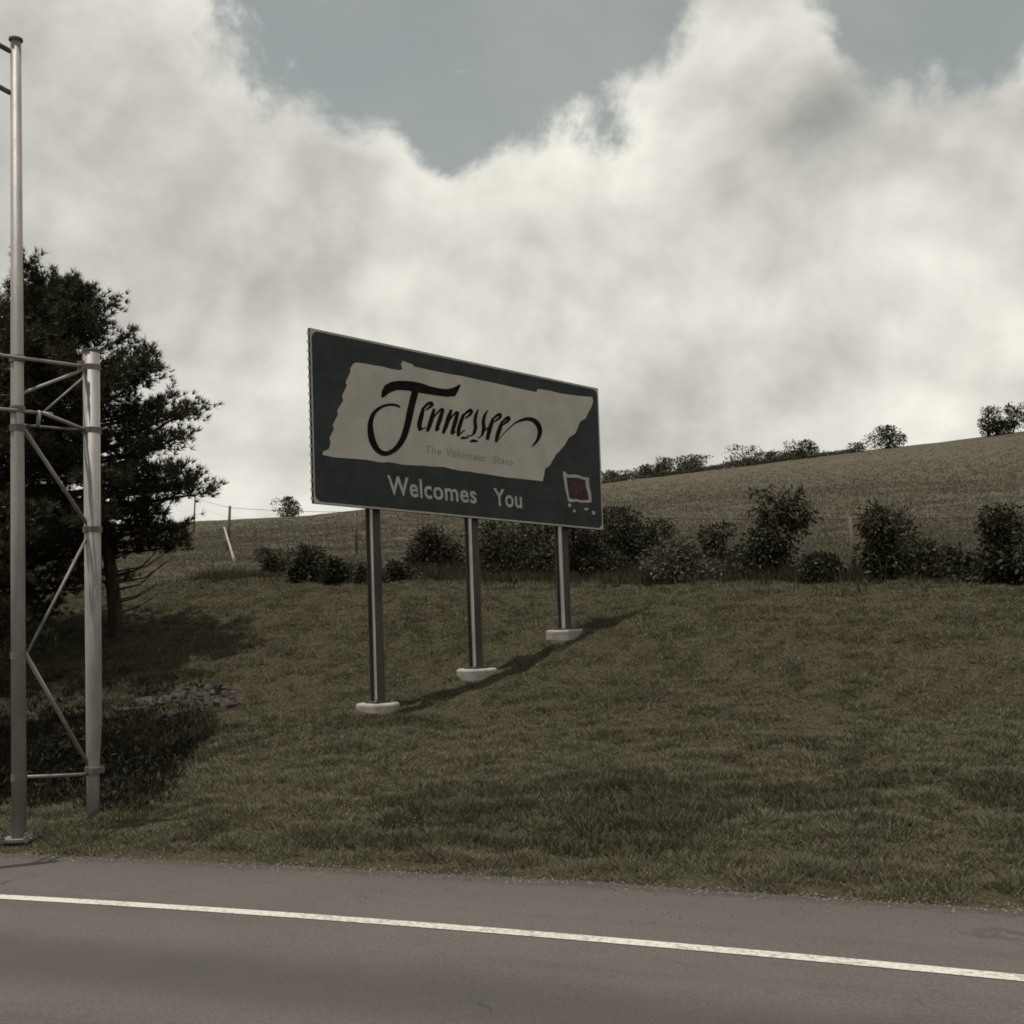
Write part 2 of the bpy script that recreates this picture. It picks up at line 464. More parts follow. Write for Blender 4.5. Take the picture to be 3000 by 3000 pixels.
# coarse darker clumps of weeds in the lower verge
x, y = scatter(34000, 8.0, 18.0, 1.0, 0.5); s = sdist(x, y)
cl = 0.36 + 0.9*vnoise(x, y, 0.42, 41) + 1.0*vnoise(x, y, 1.5, 42) + 0.5*vnoise(x, y, 3.5, 43)
for cx, cy, rx, ry, am in ((0.75, 11.0, 1.5, 1.3, 0.55), (-1.2, 11.6, 1.0, 0.9, 0.25), (3.4, 10.6, 1.2, 0.5, 0.15)):
    cl = cl + am*np.exp(-((x-cx)/rx)**2-((y-cy)/ry)**2)
rutd = np.abs(y - (10.15-0.20*(x-1.5)) + 0.10*np.sin(x*1.7)); cl = cl + 0.75*np.exp(-(rutd/0.09)**2)*((x > 1.6) & (x < 5.6))  # dark weed strip stands in for the shadow in the rut
rutd = np.abs(y - (10.0-0.36*(x+0.2)) + 0.12*np.sin(x*2.3+1)); cl = cl + 0.6*np.exp(-(rutd/0.10)**2)*((x > -1.4) & (x < 1.2))
k = (s > 0.6) & (s < 6.8) & (cl > 0.62); x, y = x[k], y[k]
P = np.stack([x, y, terrain(x, y)], 1)
V, Fa = blades(P, np.full(len(P), 0.085), np.full(len(P), 0.008), 7, 0.10, 0.9)
wm = grass_material('verge weeds', (0.0560, 0.0544, 0.0320), (0.0640, 0.0640, 0.0400), (0.0840, 0.0800, 0.0528))
g = mesh_np('verge_weeds', V, Fa, wm); tag(g, 'darker green weed patches in the lower verge', 'weeds', None, 'stuff')

# hay stubble on the far field
x, y = scatter(210000, 24.0, 112.0, 1.7, 0.60); s = sdist(x, y)
k = (s > 19) & ((rng.uniform(0, 1, len(x)) < smooth((112-y)/75))); x, y = x[k], y[k]
P = np.stack([x, y, terrain(x, y)], 1)
V, Fa = blades(P, 0.09+0.0004*y, 0.005+0.00022*y, 3, 0.22, 1.3)
hm = grass_material('hay stubble', (0.098, 0.086, 0.064), (0.086, 0.077, 0.055), (0.106, 0.092, 0.069), 0.12)
g = mesh_np('hay_stubble', V, Fa, hm); tag(g, 'dry tawny hay stubble over the far hillside', 'stubble', None, 'stuff')


# ------------------------------------------------------------------ foliage
def leaf_material(name, c1, c2, c3, trans=0.3, rough=0.6):
    m, t, b = material(name, rough, 0.25)
    g = t.new('ShaderNodeNewGeometry'); r = g.outputs['Random Per Island']
    c = t.mix(t.ramp(r, 0.0, 0.6), c1, c2); c = t.mix(t.ramp(r, 0.75, 1.0), c, c3)
    t.l.new(c, b.inputs['Base Color'])
    tr = t.new('ShaderNodeBsdfTranslucent'); t.l.new(c, tr.inputs[0])
    mx = t.new('ShaderNodeMixShader', inp={0: trans}); t.l.new(b.outputs[0], mx.inputs[1]); t.l.new(tr.outputs[0], mx.inputs[2])
    t.l.new(mx.outputs[0], t.n['Material Output'].inputs[0])
    return m


L_DARK = leaf_material('dark shrub leaf', (0.016, 0.017, 0.008), (0.026, 0.027, 0.013), (0.085, 0.080, 0.055))
L_GREY = leaf_material('pale shrub leaf', (0.045, 0.045, 0.028), (0.070, 0.068, 0.046), (0.17, 0.16, 0.13))
L_RUST = leaf_material('rusty shrub leaf', (0.026, 0.020, 0.010), (0.038, 0.028, 0.016), (0.07, 0.062, 0.036))
L_OLIVE = leaf_material('olive shrub leaf', (0.022, 0.023, 0.011), (0.036, 0.036, 0.018), (0.105, 0.098, 0.066))
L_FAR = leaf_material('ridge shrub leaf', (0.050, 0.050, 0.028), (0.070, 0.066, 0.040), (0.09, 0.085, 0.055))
L_PINE = leaf_material('pine needles', (0.026, 0.029, 0.014), (0.042, 0.042, 0.021), (0.085, 0.078, 0.046), 0.2)
BARK = col_noise('dark bark', (0.030, 0.024, 0.018), (0.065, 0.052, 0.040), 9, 0.95, 0.1, bump=0.8, bscale=25, stretch=(1, 1, 0.25))
STEM = col_noise('shrub stem', (0.04, 0.032, 0.022), (0.07, 0.055, 0.04), 12, 0.95, 0.1)


def leaves(P, D, size, ratio=0.5):
    """folded leaf: two triangles sharing the midrib; P roots, D directions"""
    n = len(P); D = D/np.linalg.norm(D, axis=1)[:, None]
    r = rng.normal(0, 1, (n, 3)); S = np.cross(D, r); S /= np.linalg.norm(S, axis=1)[:, None]
    Nn = np.cross(S, D); L = (size*rng.uniform(0.4, 1.7, n))[:, None]
    mid = P + D*L*0.5 - Nn*L*0.08
    a = mid+S*L*ratio*0.5; b = mid-S*L*ratio*0.5; tip = P+D*L
    V = np.stack([P, a, tip, b], 1).reshape(-1, 3); i = np.arange(n)*4
    Fa = np.concatenate([np.stack([i, i+1, i+2], 1), np.stack([i, i+2, i+3], 1)])
    return V, Fa


def shrub(name, px, base, top, hw, mat, label, group, Y=None, nleaf=2200, lsize=0.09, ratio=0.5, lobes=9, droop=0.2, taper=0.6, stems=5, cat='shrub', seed=0, ragged=0.25):
    r_ = random.Random(seed+px)
    b = hit(px, base)
    if Y is not None: b = at(px, base, Y); b[2] = float(terrain(b[0], b[1]))
    sc = b[1]/FPX; H = (base-top)*sc; Wd = hw*sc
    root = empty(name, b); tag(root, label, cat, group)
    P = []; D = []
    centres = []
    for q in range(lobes):
        low = q % 2 == 0
        zt = r_.uniform(0.05, 0.36) if low else 0.30 + 0.62*(q+r_.random())/lobes
        rad = Wd*(1-taper*zt**1.4)
        a = r_.uniform(0, 2*pi); d = rad*r_.uniform(0.15, 0.92)
        c = np.array([cos(a)*d, sin(a)*d*0.8, H*zt]); lr = np.array([1.05, 0.9, 0.95])*(0.24*Wd+0.09*H)*r_.uniform(0.6, 1.25)
        centres.append((c, lr))
    per = nleaf//lobes
    for c, lr in centres:
        u = rng.normal(0, 1, (per, 3)); u /= np.linalg.norm(u, axis=1)[:, None]
        rad = rng.uniform(0.15, 1.0, per)**0.5*(1+ragged*np.abs(rng.normal(0, 1.0, per)))
        p = c + u*lr*rad[:, None]
        P.append(p); D.append(u + rng.normal(0, 0.6, (per, 3)) + np.array([0, 0, -droop]))
    # upright leader shoots that break the outline
    for q in range(max(3, lobes//2)):
        c, lr = centres[r_.randrange(len(centres))]
        m_ = max(6, per//8); tt = np.linspace(0, 1, m_)
        dx = np.array([r_.uniform(-.35, .35), r_.uniform(-.35, .35), 1.0])*H*r_.uniform(0.14, 0.30)
        p = c + np.array([0, 0, lr[2]*0.6]) + tt[:, None]*dx + rng.normal(0, 0.02, (m_, 3))
        P.append(p); D.append(rng.normal(0, 0.7, (m_, 3))+np.array([0, 0, 0.3]))
    P = np.concatenate(P); D = np.concatenate(D)
    over = P[:, 2] > H*1.02; P[over, 2] = H*rng.uniform(0.75, 1.02, over.sum())
    P[:, 2] = np.maximum(P[:, 2], 0.03)
    V, Fa = leaves(P+b, D, np.full(len(P), lsize), ratio)
    mesh_np('foliage', V, Fa, mat, root)
    mb = MB()
    for q in range(stems):
        c, lr = centres[r_.randrange(len(centres))]
        j = np.array([r_.uniform(-.1, .1)*Wd, r_.uniform(-.1, .1)*Wd, -0.08])
        mb.tube([b+j, b+j*0.5+c*0.5+np.array([0, 0, H*0.06]), b+c*1.02], [0.012*H+0.006, 0.009*H+0.004, 0.004], 5)
    for q in range(stems):
        c, lr = centres[r_.randrange(len(centres))]
        tip = c + np.array([r_.uniform(-.3, .3)*Wd, r_.uniform(-.3, .3)*Wd, lr[2]*r_.uniform(0.9, 1.7)]); m0 = c*0.6+np.array([0, 0, H*0.05])
        if tip[2] < H*1.12: mb.tube([b+np.array([0, 0, -0.06]), b+m0, b+(m0+tip)*0.5+np.array([r_.uniform(-.04, .04), 0, 0]), b+tip], [0.008*H+0.004, 0.006*H+0.003, 0.005*H+0.002, 0.003], 4)
    mb.build('stem', STEM, root)
    return root


FG = 'shrubs along the fence line'
fence_shrubs = [
    # px, base, top, hw, mat, leaves, size, lobes, label
    (800, 1682, 1618, 55, L_OLIVE, 900, 0.10, 6, 'lowest leftmost olive shrub at the left end of the fence row'),
    (905, 1702, 1612, 58, L_DARK, 1300, 0.10, 7, 'round dark shrub left of the nearest sign post'),
    (990, 1708, 1645, 45, L_DARK, 800, 0.09, 6, 'small dark shrub just left of the nearest sign post'),
    (1065, 1712, 1662, 40, L_OLIVE, 700, 0.09, 5, 'knee high shrub touching the nearest sign post'),
    (1165, 1708, 1655, 42, L_OLIVE, 700, 0.09, 5, 'knee high shrub just right of the nearest sign post'),
    (1245, 1694, 1555, 62, L_RUST, 1900, 0.10, 8, 'upright rusty brown shrub between the near and middle sign posts'),
    (1325, 1694, 1575, 48, L_OLIVE, 1300, 0.09, 7, 'thin shrub just left of the middle sign post'),
    (1475, 1698, 1540, 72, L_DARK, 2400, 0.10, 9, 'dense dark shrub just right of the middle sign post'),
    (1580, 1694, 1525, 72, L_DARK, 2400, 0.10, 9, 'dense dark shrub just left of the far sign post'),
    (1715, 1698, 1530, 64, L_DARK, 2300, 0.10, 9, 'dark shrub just right of the far sign post'),
    (1825, 1692, 1500, 90, L_DARK, 3200, 0.10, 11, 'widest dark shrub below the right end of the sign'),
    (1925, 1690, 1535, 62, L_OLIVE, 1800, 0.10, 8, 'olive shrub sloping down beside the widest dark shrub'),
    (1985, 1704, 1590, 78, L_GREY, 1900, 0.10, 8, 'pale grey leaved shrub right of the sign shadow tip'),
    (2105, 1694, 1545, 62, L_OLIVE, 1700, 0.10, 8, 'upright shrub between the pale shrub and the tallest sapling'),
    (2400, 1706, 1632, 62, L_DARK, 1500, 0.09, 8, 'low spreading shrub at the foot of the lone fence post'),
    (2640, 1694, 1495, 58, L_OLIVE, 1700, 0.11, 8, 'leaning olive shrub behind the sapling right of the fence post'),
    (2705, 1704, 1595, 62, L_OLIVE, 1600, 0.10, 7, 'rounded knee high shrub right of the fence post saplings'),
    (2795, 1704, 1610, 42, L_DARK, 900, 0.10, 6, 'narrow dark shrub in the gap near the right end'),
    (2862, 1704, 1632, 32, L_DARK, 600, 0.10, 5, 'smallest shrub beside the big shrub at the right end'),
    (2965, 1712, 1492, 84, L_DARK, 2600, 0.11, 10, 'big dark shrub at the right end of the fence row'),
    (3090, 1716, 1540, 90, L_DARK, 1800, 0.11, 8, 'dark shrub past the right end of the fence row'),
]
for i, (px, ba, to, hw, mt, nl, ls, lb, lab) in enumerate(fence_shrubs):
    shrub('shrub', px, ba, to-8, hw*(1.55 if 1400 < px < 2150 else 1.3), mt, lab, FG, nleaf=int(nl*3.2), lsize=ls*0.68, lobes=int(lb*1.9), seed=i*13, ragged=0.42)
shrub('sapling', 2262, 1706, 1440, 116, L_OLIVE, 'tallest big leaved sapling in the middle of the field edge', FG, nleaf=6500, lsize=0.105, ratio=0.36, lobes=11, droop=0.55, taper=0.25, seed=301, ragged=0.4, cat='sapling')
shrub('sapling', 2590, 1702, 1478, 58, L_OLIVE, 'big leaved sapling standing just right of the fence post', FG, nleaf=3400, lsize=0.105, ratio=0.36, lobes=9, droop=0.5, taper=0.2, seed=305, ragged=0.4, cat='sapling')

RG = 'shrubs on the skyline'
ridge = [
    (842, 1514, 1458, 36, 'lone dark bush on the skyline left of the sign', 1.0, 'bush'),
    (1800, 1414, 1385, 42, 'low pale bush on the skyline beside the sign edge', 0.9, 'bush'),
    (1900, 1404, 1372, 46, 'pale straggly bush on the skyline right of the sign', 0.9, 'bush'),
    (1955, 1398, 1350, 38, 'left half of the paired bushes on the skyline', 1.0, 'bush'),
    (2040, 1390, 1342, 55, 'wide dark bush of the pair on the skyline', 1.0, 'bush'),
    (2275, 1358, 1335, 50, 'low hedge scrap on the skyline between the spreading tree and the pointed bush', 0.8, 'bush'),
    (2352, 1348, 1296, 40, 'pointed bush in the middle of the right skyline', 1.0, 'bush'),
    (2512, 1332, 1312, 24, 'tiny wispy bush on the skyline left of the round bush', 0.6, 'bush'),
    (2602, 1322, 1258, 44, 'round dark bush standing alone on the skyline', 1.3, 'bush'),
]
for i, (px, ba, to, hw, lab, dens, ct) in enumerate(ridge):
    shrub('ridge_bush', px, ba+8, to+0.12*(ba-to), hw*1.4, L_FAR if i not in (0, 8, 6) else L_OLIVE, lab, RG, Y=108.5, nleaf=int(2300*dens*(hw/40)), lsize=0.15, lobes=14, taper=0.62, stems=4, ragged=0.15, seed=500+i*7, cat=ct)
shrub('ridge_tree', 2190, 1362, 1304, 58, L_OLIVE, 'low tree with spreading flat branches on the skyline', RG, Y=108.5, nleaf=1680, lsize=0.15, lobes=7, taper=-0.35, stems=9, seed=611, cat='tree', ragged=0.5)
shrub('ridge_tree', 2895, 1272, 1186, 42, L_OLIVE, 'narrow tree at the left of the clump on the hilltop', RG, Y=108.5, nleaf=2800, lsize=0.15, lobes=8, taper=0.3, stems=5, seed=621, cat='tree')
shrub('ridge_tree', 2968, 1264, 1172, 52, L_DARK, 'broad dark tree in the hilltop clump at the right edge', RG, Y=108.5, nleaf=3600, lsize=0.15, lobes=9, taper=0.4, stems=5, seed=631, cat='tree')
shrub('ridge_tree', 3060, 1256, 1165, 62, L_DARK, 'dark tree of the hilltop clump cut by the right edge', RG, Y=108.5, nleaf=3600, lsize=0.15, lobes=9, taper=0.4, stems=5, seed=641, cat='tree')


# ragged tall weeds along the fence
x = rng.uniform(-9.5, 13.5, 40000); s_ = rng.normal(17.6, 1.0, 40000); y = curve(PE, x)+s_/0.92
dens = 0.5+1.3*vnoise(x, y, 0.7, 61)+0.6*vnoise(x, y, 2.1, 62); k = (rng.uniform(0, 1, len(x)) < dens) & (x > -6.5+2*rng.uniform(-1, 1, len(x))); x, y, dens = x[k], y[k], dens[k]
P = np.stack([x, y, terrain(x, y)], 1)
V, Fa = blades(P, 0.10+0.38*np.clip(dens, 0, 1)*rng.uniform(0.3, 1, len(x)), np.full(len(x), 0.011), 5, 0.08, 0.55)
fm = grass_material('fence line weeds', (0.0480, 0.0432, 0.0240), (0.0336, 0.0336, 0.0176), (0.0960, 0.0800, 0.0544), 0.8)
g = mesh_np('fence_weeds', V, Fa, fm); tag(g, 'ragged knee high weeds along the fence line', 'weeds', None, 'stuff')
# thin scrub along the ridge
pts_ = []
for px in np.arange(1770, 2500, 3.0):
    yy = float(np.interp(px, [1770, 1900, 2050, 2200, 2350, 2500], [1416, 1404, 1390, 1363, 1350, 1336]))
    q = at(px, yy, 108.5+rng.uniform(-1, 1)); q[2] = float(terrain(q[0], q[1]))
    hh = 0.2+0.6*max(0, 0.35+1.4*float(vnoise(px*0.02, 0.0, 1.0, 71)))
    m_ = 60; pts_.append(q+np.stack([rng.normal(0, 0.18, m_), rng.normal(0, 0.5, m_), hh*rng.uniform(0, 1, m_)**1.3], 1))
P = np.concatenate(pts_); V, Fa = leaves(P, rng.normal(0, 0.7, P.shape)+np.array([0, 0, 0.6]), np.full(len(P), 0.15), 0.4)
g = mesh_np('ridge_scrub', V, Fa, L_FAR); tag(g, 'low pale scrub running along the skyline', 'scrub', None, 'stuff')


# ------------------------------------------------------------------ pines
def pine(base, lean, H, prof, label, nb=90, seed=1, bare=0.18, trunk_r=0.125, low_twigs=0, asym=(0, 0), tuft=0.17):
    """prof: list of (height fraction, crown radius). Trunk, limbs and needle tufts at the ends of twigs"""
    r_ = random.Random(seed); g_ = np.random.default_rng(seed)
    root = empty('pine_tree', base); tag(root, label, 'tree', 'pines at the left edge')
    base = np.array(base, float); lean = np.array(lean, float)
    ax = lambda t: base + np.array([lean[0]*t**1.3 + 0.10*sin(4*t), lean[1]*t + 0.08*sin(5*t+1), H*t])
    ts = np.linspace(0, 0.985, 14)
    mb = MB(); mb.tube([base+np.array([0, 0, -0.3])]+[ax(t) for t in ts], [trunk_r*1.35]+[trunk_r*(1.12-0.98*t**0.8)+0.012 for t in ts], 9)
    ht = [p[0] for p in prof]; hr = [p[1] for p in prof]
    limbs = MB(); TP = []; TD = []
    for q in range(nb):
        t = bare + (0.985-bare)*((q+r_.random())/nb)**0.92
        a = q*2.39996 + r_.uniform(-0.5, 0.5)
        dirh = np.array([cos(a), sin(a), 0])
        rad = np.interp(t, ht, hr)*r_.uniform(0.45, 1.14)
        rad *= 1 + asym[0]*cos(a) + asym[1]*sin(a)
        rise = rad*(0.15 + 0.75*max(0, t-0.45)) + r_.uniform(-0.12, 0.12)*rad - (0.18*rad if t < 0.45 else 0)
        p0 = ax(t); p1 = p0 + dirh*rad*0.55 + np.array([0, 0, rise*0.35]); p2 = p0 + dirh*rad + np.array([0, 0, rise])
        rr = 0.012+0.017*rad
        limbs.tube([p0, p1, p2], [rr, rr*0.65, 0.008], 5)
        ntw = int(7 + 9*rad)
        for w in range(ntw):
            u = 0.30 + 0.70*(w+r_.random())/ntw
            c = (p0*(1-u)**2 + 2*p1*u*(1-u) + p2*u*u)
            side = np.array([-dirh[1], dirh[0], 0])*r_.choice((-1, 1))
            tw = (dirh*r_.uniform(0.3, 0.9) + side*r_.uniform(0.1, 1.0) + np.array([0, 0, r_.uniform(-0.05, 0.75)]))
            ln = (0.20+0.24*rad*(1.05-u*0.6))*r_.uniform(0.6, 1.2); tw = tw/np.linalg.norm(tw)
            e_ = c + tw*ln
            limbs.tube([c, e_], [0.008, 0.004], 3, False)
            for k_ in range(3 + int(ln*7)):
                v = r_.uniform(0.30, 1.05)
                TP.append(c + tw*ln*v + np.array([r_.gauss(0, .05), r_.gauss(0, .05), r_.gauss(0, .05)])); TD.append(tw + np.array([0, 0, 0.5]))
    # upright candles at the crown top
    for q in range(14):
        t = r_.uniform(0.86, 0.99); c = ax(t); a = r_.uniform(0, 2*pi); rad = np.interp(t, ht, hr)*r_.uniform(0.1, 0.9)
        c = c + np.array([cos(a)*rad, sin(a)*rad, 0]); ln = r_.uniform(0.2, 0.55)
        limbs.tube([c-np.array([0, 0, 0.25]), c+np.array([0, 0, ln])], [0.014, 0.006], 4)
        for v in np.linspace(0, 1, 7):
            TP.append(c+np.array([r_.gauss(0, .02), r_.gauss(0, .02), ln*v])); TD.append(np.array([0, 0, 1.0]))
    for q in range(low_twigs):
        t = r_.uniform(0.04, bare); a = r_.uniform(-0.6, 0.9); ln = r_.uniform(0.7, 1.5); c = ax(t)
        limbs.tube([c, c+np.array([cos(a)*ln*0.5, sin(a)*ln*0.5, 0.10]), c+np.array([cos(a)*ln, sin(a)*ln, 0.42*ln])], [0.022, 0.014, 0.005], 5)
    mb.build('trunk', BARK, root, True); limbs.build('branch', BARK, root)
    TP = np.array(TP); TD = np.array(TD); TD /= np.linalg.norm(TD, axis=1)[:, None]
    m_ = 13; n = len(TP)
    Pn = np.repeat(TP, m_, 0); Dn = np.repeat(TD, m_, 0)*0.75 + g_.normal(0, 0.42, (n*m_, 3)); Dn /= np.linalg.norm(Dn, axis=1)[:, None]
    S = np.cross(Dn, g_.normal(0, 1, (n*m_, 3))); S /= np.linalg.norm(S, axis=1)[:, None]
    L = (tuft*g_.uniform(0.7, 1.25, n*m_))[:, None]; wv = 0.0085
    V = np.stack([Pn-S*wv, Pn+S*wv, Pn+Dn*L], 1).reshape(-1, 3)
    mesh_np('crown', V, np.arange(n*m_*3).reshape(-1, 3), L_PINE, root)
    return root


b1 = hit(338, 1868); b2 = hit(-60, 1905)
print('pine bases', b1, b2)
H1 = float(at(165, 830, b1[1]-1.5)[2]-b1[2])
lx = float(at(150, 830, b1[1]-1.5)[0]-b1[0])
pine(b1, (lx, -1.5), H1, [(0.16, 0.8), (0.24, 1.35), (0.36, 1.85), (0.50, 1.95), (0.62, 1.75), (0.72, 1.3), (0.82, 0.95), (0.92, 0.7), (1.0, 0.4)],
     'dark pine with leaning bare trunk behind the steel gantry', nb=135, seed=5, bare=0.24, low_twigs=9, asym=(0.05, -0.38), tuft=0.135)
H2 = float(at(-20, 900, b2[1]-0.8)[2]-b2[2])
pine(b2, (0.2, -0.8), H2, [(0.05, 1.5), (0.2, 2.4), (0.45, 2.6), (0.65, 2.2), (0.85, 1.5), (1.0, 0.7)],
     'dark pine cut by the left edge with branches down to the ground', nb=185, seed=9, bare=0.06, asym=(0.0, -0.2), tuft=0.135)

b3 = np.array([-9.1, 17.0, float(terrain(-9.1, 17.0))])  # extra pine, mostly out of view, added to shade ground above the ditch
pine(b3, (0.1, 0.1), 6.0, [(0.05, 1.2), (0.2, 2.0), (0.45, 2.1), (0.65, 1.6), (0.85, 0.9), (1.0, 0.4)],
     'nearest pine, added for its shade, only branch tips showing at the left edge behind the gantry', nb=130, seed=21, bare=0.08, tuft=0.135)

# ------------------------------------------------------------------ overhead gantry on the verge
GAL = col_noise('galvanised steel', (0.1872, 0.1732, 0.1615), (0.2574, 0.2402, 0.2239), 5, 0.55, 0.5, bump=0.15, bscale=60, metal=0.25, stretch=(1, 1, 0.3))
GAL_D = col_noise('weathered galvanised steel', (0.1014, 0.0936, 0.0858), (0.1638, 0.1505, 0.1388), 9, 0.65, 0.4, bump=0.2, bscale=60, metal=0.2, stretch=(1, 1, 0.3))
gb = hit(56, 2470); ga = gb[1]
gant = empty('overhead_gantry', gb); tag(gant, 'tall galvanised steel truss column beside the road at the left edge', 'gantry')
pA0 = gb.copy(); pA0[2] -= 0.25
topA = at(36, 120, ga); pA1 = np.array([gb[0], gb[1], topA[2]])
YB = ga+0.85
pb = at(266, 2402, YB); pbt = at(268, 1030, YB); xB = 0.5*(pb[0]+pbt[0])
zB0 = float(terrain(xB, YB))
mb = MB(); mb.tube([pA0, [gb[0], gb[1], 2.5], pA1], [0.064, 0.060, 0.046], 20); colA = mb.build('column', GAL, gant, True)
mb = MB(); mb.tube([[xB, YB, zB0-0.2], [xB, YB, zB0+0.35], [xB+0.015, YB, zB0+0.9], [xB+0.02, YB, pbt[2]]], [0.056, 0.060, 0.074, 0.080], 20); mb.build('column', GAL, gant, True)
mb = MB(); mb.tube([[xB+0.02, YB, pbt[2]], [xB+0.02, YB, pbt[2]+0.012]], [0.088, 0.088], 20); mb.build('cap_plate', GAL_D, gant)
mb = MB(); mb.tube([pA1, pA1+np.array([0, 0, 0.02])], [0.062, 0.062], 20); mb.build('cap_plate', GAL_D, gant)
mb = MB(); mb.box([gb[0], gb[1], gb[2]+0.035], [0.13, 0, 0], [0, 0.13, 0], [0, 0, 0.012]); mb.build('base_plate', GAL_D, gant)
for sx, sy in ((-1, -1), (1, -1), (1, 1), (-1, 1)):
    mb = MB(); q = np.array([gb[0]+sx*0.105, gb[1]+sy*0.105, gb[2]]); mb.tube([q+[0, 0, -0.05], q+[0, 0, 0.10]], 0.014, 8); mb.tube([q+[0, 0, 0.048], q+[0, 0, 0.07]], 0.026, 6); mb.build('anchor_bolt', GAL_D, gant)


def lerpY(x):
    """depth of the truss plane at a photo column: from the tall column to the short one"""
    return ga + (YB-ga)*(x-56)/(266-56)


def member(x0, y0, x1, y1, r, name='brace', mat=None, dy=0.0):
    a = at(x0, y0, lerpY(x0)+dy); b = at(x1, y1, lerpY(x1)+dy); m_ = MB(); m_.tube([a, b], r, 10); return m_.build(name, mat or GAL, gant, True)


member(-260, 1006, 250, 1074, 0.017, 'chord', GAL, 0.02)
member(50, 1158, 245, 1083, 0.015)
member(118, 1216, 256, 1096, 0.011, 'brace', GAL_D, 0.10)
member(-260, 1172, 152, 1213, 0.016, 'chord', GAL, 0.03)
member(126, 1210, 256, 1262, 0.017)
member(50, 1244, 256, 1262, 0.013, 'brace', GAL_D, 0.06)
member(74, 1262, 262, 1546, 0.019)
member(262, 1560, 74, 1926, 0.014, 'brace', GAL_D)
member(74, 1914, 262, 2246, 0.019)
member(60, 2277, 262, 2268, 0.015)
member(116, 1204, 111, 1250, 0.018, 'strut', GAL, -0.01)
for yj in (1052, 1200, 1254, 1920, 2277):
    q = at(56, yj, ga); mb = MB(); mb.tube([[gb[0], gb[1], q[2]-0.03], [gb[0], gb[1], q[2]+0.03]], 0.066, 18); mb.build('collar', GAL_D, gant)
for yj in (1078, 1262, 1552, 2256):
    q = at(266, yj, YB); mb = MB(); mb.tube([[xB+0.018, YB, q[2]-0.028], [xB+0.018, YB, q[2]+0.028]], 0.089, 18); mb.build('collar', GAL_D, gant)
mb = MB(); q = at(237, 1072, lerpY(237)); mb.box(q, [0.035, 0, 0], [0, 0.006, 0], [0, 0, 0.05]); mb.build('gusset_plate', GAL_D, gant)
# the first panels of the beam that reaches left over the carriageway
for (x0, y0, x1, y1) in ((-420, -95, 30, 150), (-420, 30, 30, 272), (-420, -95, -200, 150), (-200, 150, -200, 28)):
    a = at(x0, y0, ga-0.02-0.0006*(30-x0)); b = at(x1, y1, ga-0.02-0.0006*(30-x1)); mb = MB(); mb.tube([a, b], 0.024, 10); mb.build('beam_chord', GAL_D, gant, True)
# third column of the frame, just out of the picture
xC = at(-250, 1100, lerpY(-250))
mb = MB(); zc = float(terrain(xC[0], xC[1])); mb.tube([[xC[0], xC[1], zc-0.2], [xC[0], xC[1], xC[2]+0.5]], 0.06, 16); mb.build('column', GAL, gant, True)

# ------------------------------------------------------------------ the welcome sign
TL = CO + pray(906, 960)*16.6; TR = CO + pray(1752, 1138)*20.5795; BR = CO + pray(1768, 1554)*20.4265; BL = CO + pray(918, 1475)*16.447
e1 = TR-TL; e2 = BL-TL; nb_ = np.cross(e1, e2); nb_ /= np.linalg.norm(nb_)         # normal away from the viewer
if nb_[1] < 0: nb_ = -nb_
front = -nb_
WS, HS = float(np.linalg.norm(e1)), float(np.linalg.norm(e2))


def uvp(x, y):
    """photo pixel -> (u, v) on the board, 0..1"""
    d = pray(x, y); t = ((TL-CO)@nb_)/(d@nb_); q = CO+t*d-TL
    A = np.stack([e1, e2], 1); return np.linalg.lstsq(A, q, rcond=None)[0]


def B(u, v, off=0.0): return TL + e1*u + e2*v + front*off
def c1(p): return (880+p[0]*0.47619, 930+p[1]*0.47619)        # enlarged crop of the board -> photo
def c7(p): return (1100+p[0]*0.27950, 1180+p[1]*0.27950)


SIGN_G = col_noise('faded green sheeting', (0.034, 0.039, 0.039), (0.047, 0.052, 0.052), 3, 0.7, 0.1, detail=8)
SIGN_W = col_noise('aged white sheeting', (0.3808, 0.3606, 0.3192), (0.4480, 0.4256, 0.3752), 2.2, 0.6, 0.3, detail=8)
SIGN_K = col_noise('black lettering film', (0.010, 0.009, 0.008), (0.016, 0.014, 0.012), 5, 0.8, 0.03)
SIGN_L = col_noise('white lettering film', (0.32, 0.305, 0.275), (0.40, 0.385, 0.35), 12, 0.6, 0.3)
SIGN_F = col_noise('faint grey lettering film', (0.22, 0.208, 0.175), (0.27, 0.255, 0.215), 7, 0.6, 0.3)
SIGN_R = col_noise('dark red flag film', (0.030, 0.010, 0.011), (0.042, 0.015, 0.016), 12, 0.6, 0.3)
SIGN_RL = col_noise('faded flag emblem film', (0.06, 0.032, 0.032), (0.085, 0.05, 0.05), 12, 0.6, 0.3)
ALU = col_noise('sign backing aluminium', (0.33, 0.32, 0.30), (0.42, 0.41, 0.38), 5, 0.5, 0.4, metal=0.4)
POST_L = col_noise('sunlit-toned galvanised post', (0.40, 0.375, 0.35), (0.55, 0.52, 0.48), 6, 0.5, 0.5, metal=0.3, stretch=(1, 1, 0.2))  # light tone for the web: its sunlit face is painted in
POST_D = col_noise('shade-dark post steel', (0.034, 0.030, 0.026), (0.060, 0.053, 0.046), 6, 0.65, 0.35, stretch=(1, 1, 0.2))  # near-black tone paints in the shade on the unlit flanges
CONC = col_noise('stained concrete', (0.2210, 0.1997, 0.1870), (0.3060, 0.2805, 0.2635), 6, 0.9, 0.2, bump=0.5, bscale=40)

ctr = B(0.5, 1.0); sign_base = np.array([ctr[0], ctr[1], float(terrain(ctr[0], ctr[1]))])
sign = empty('welcome_sign', sign_base)
tag(sign, 'large dark green Tennessee welcome sign on three steel posts', 'sign')


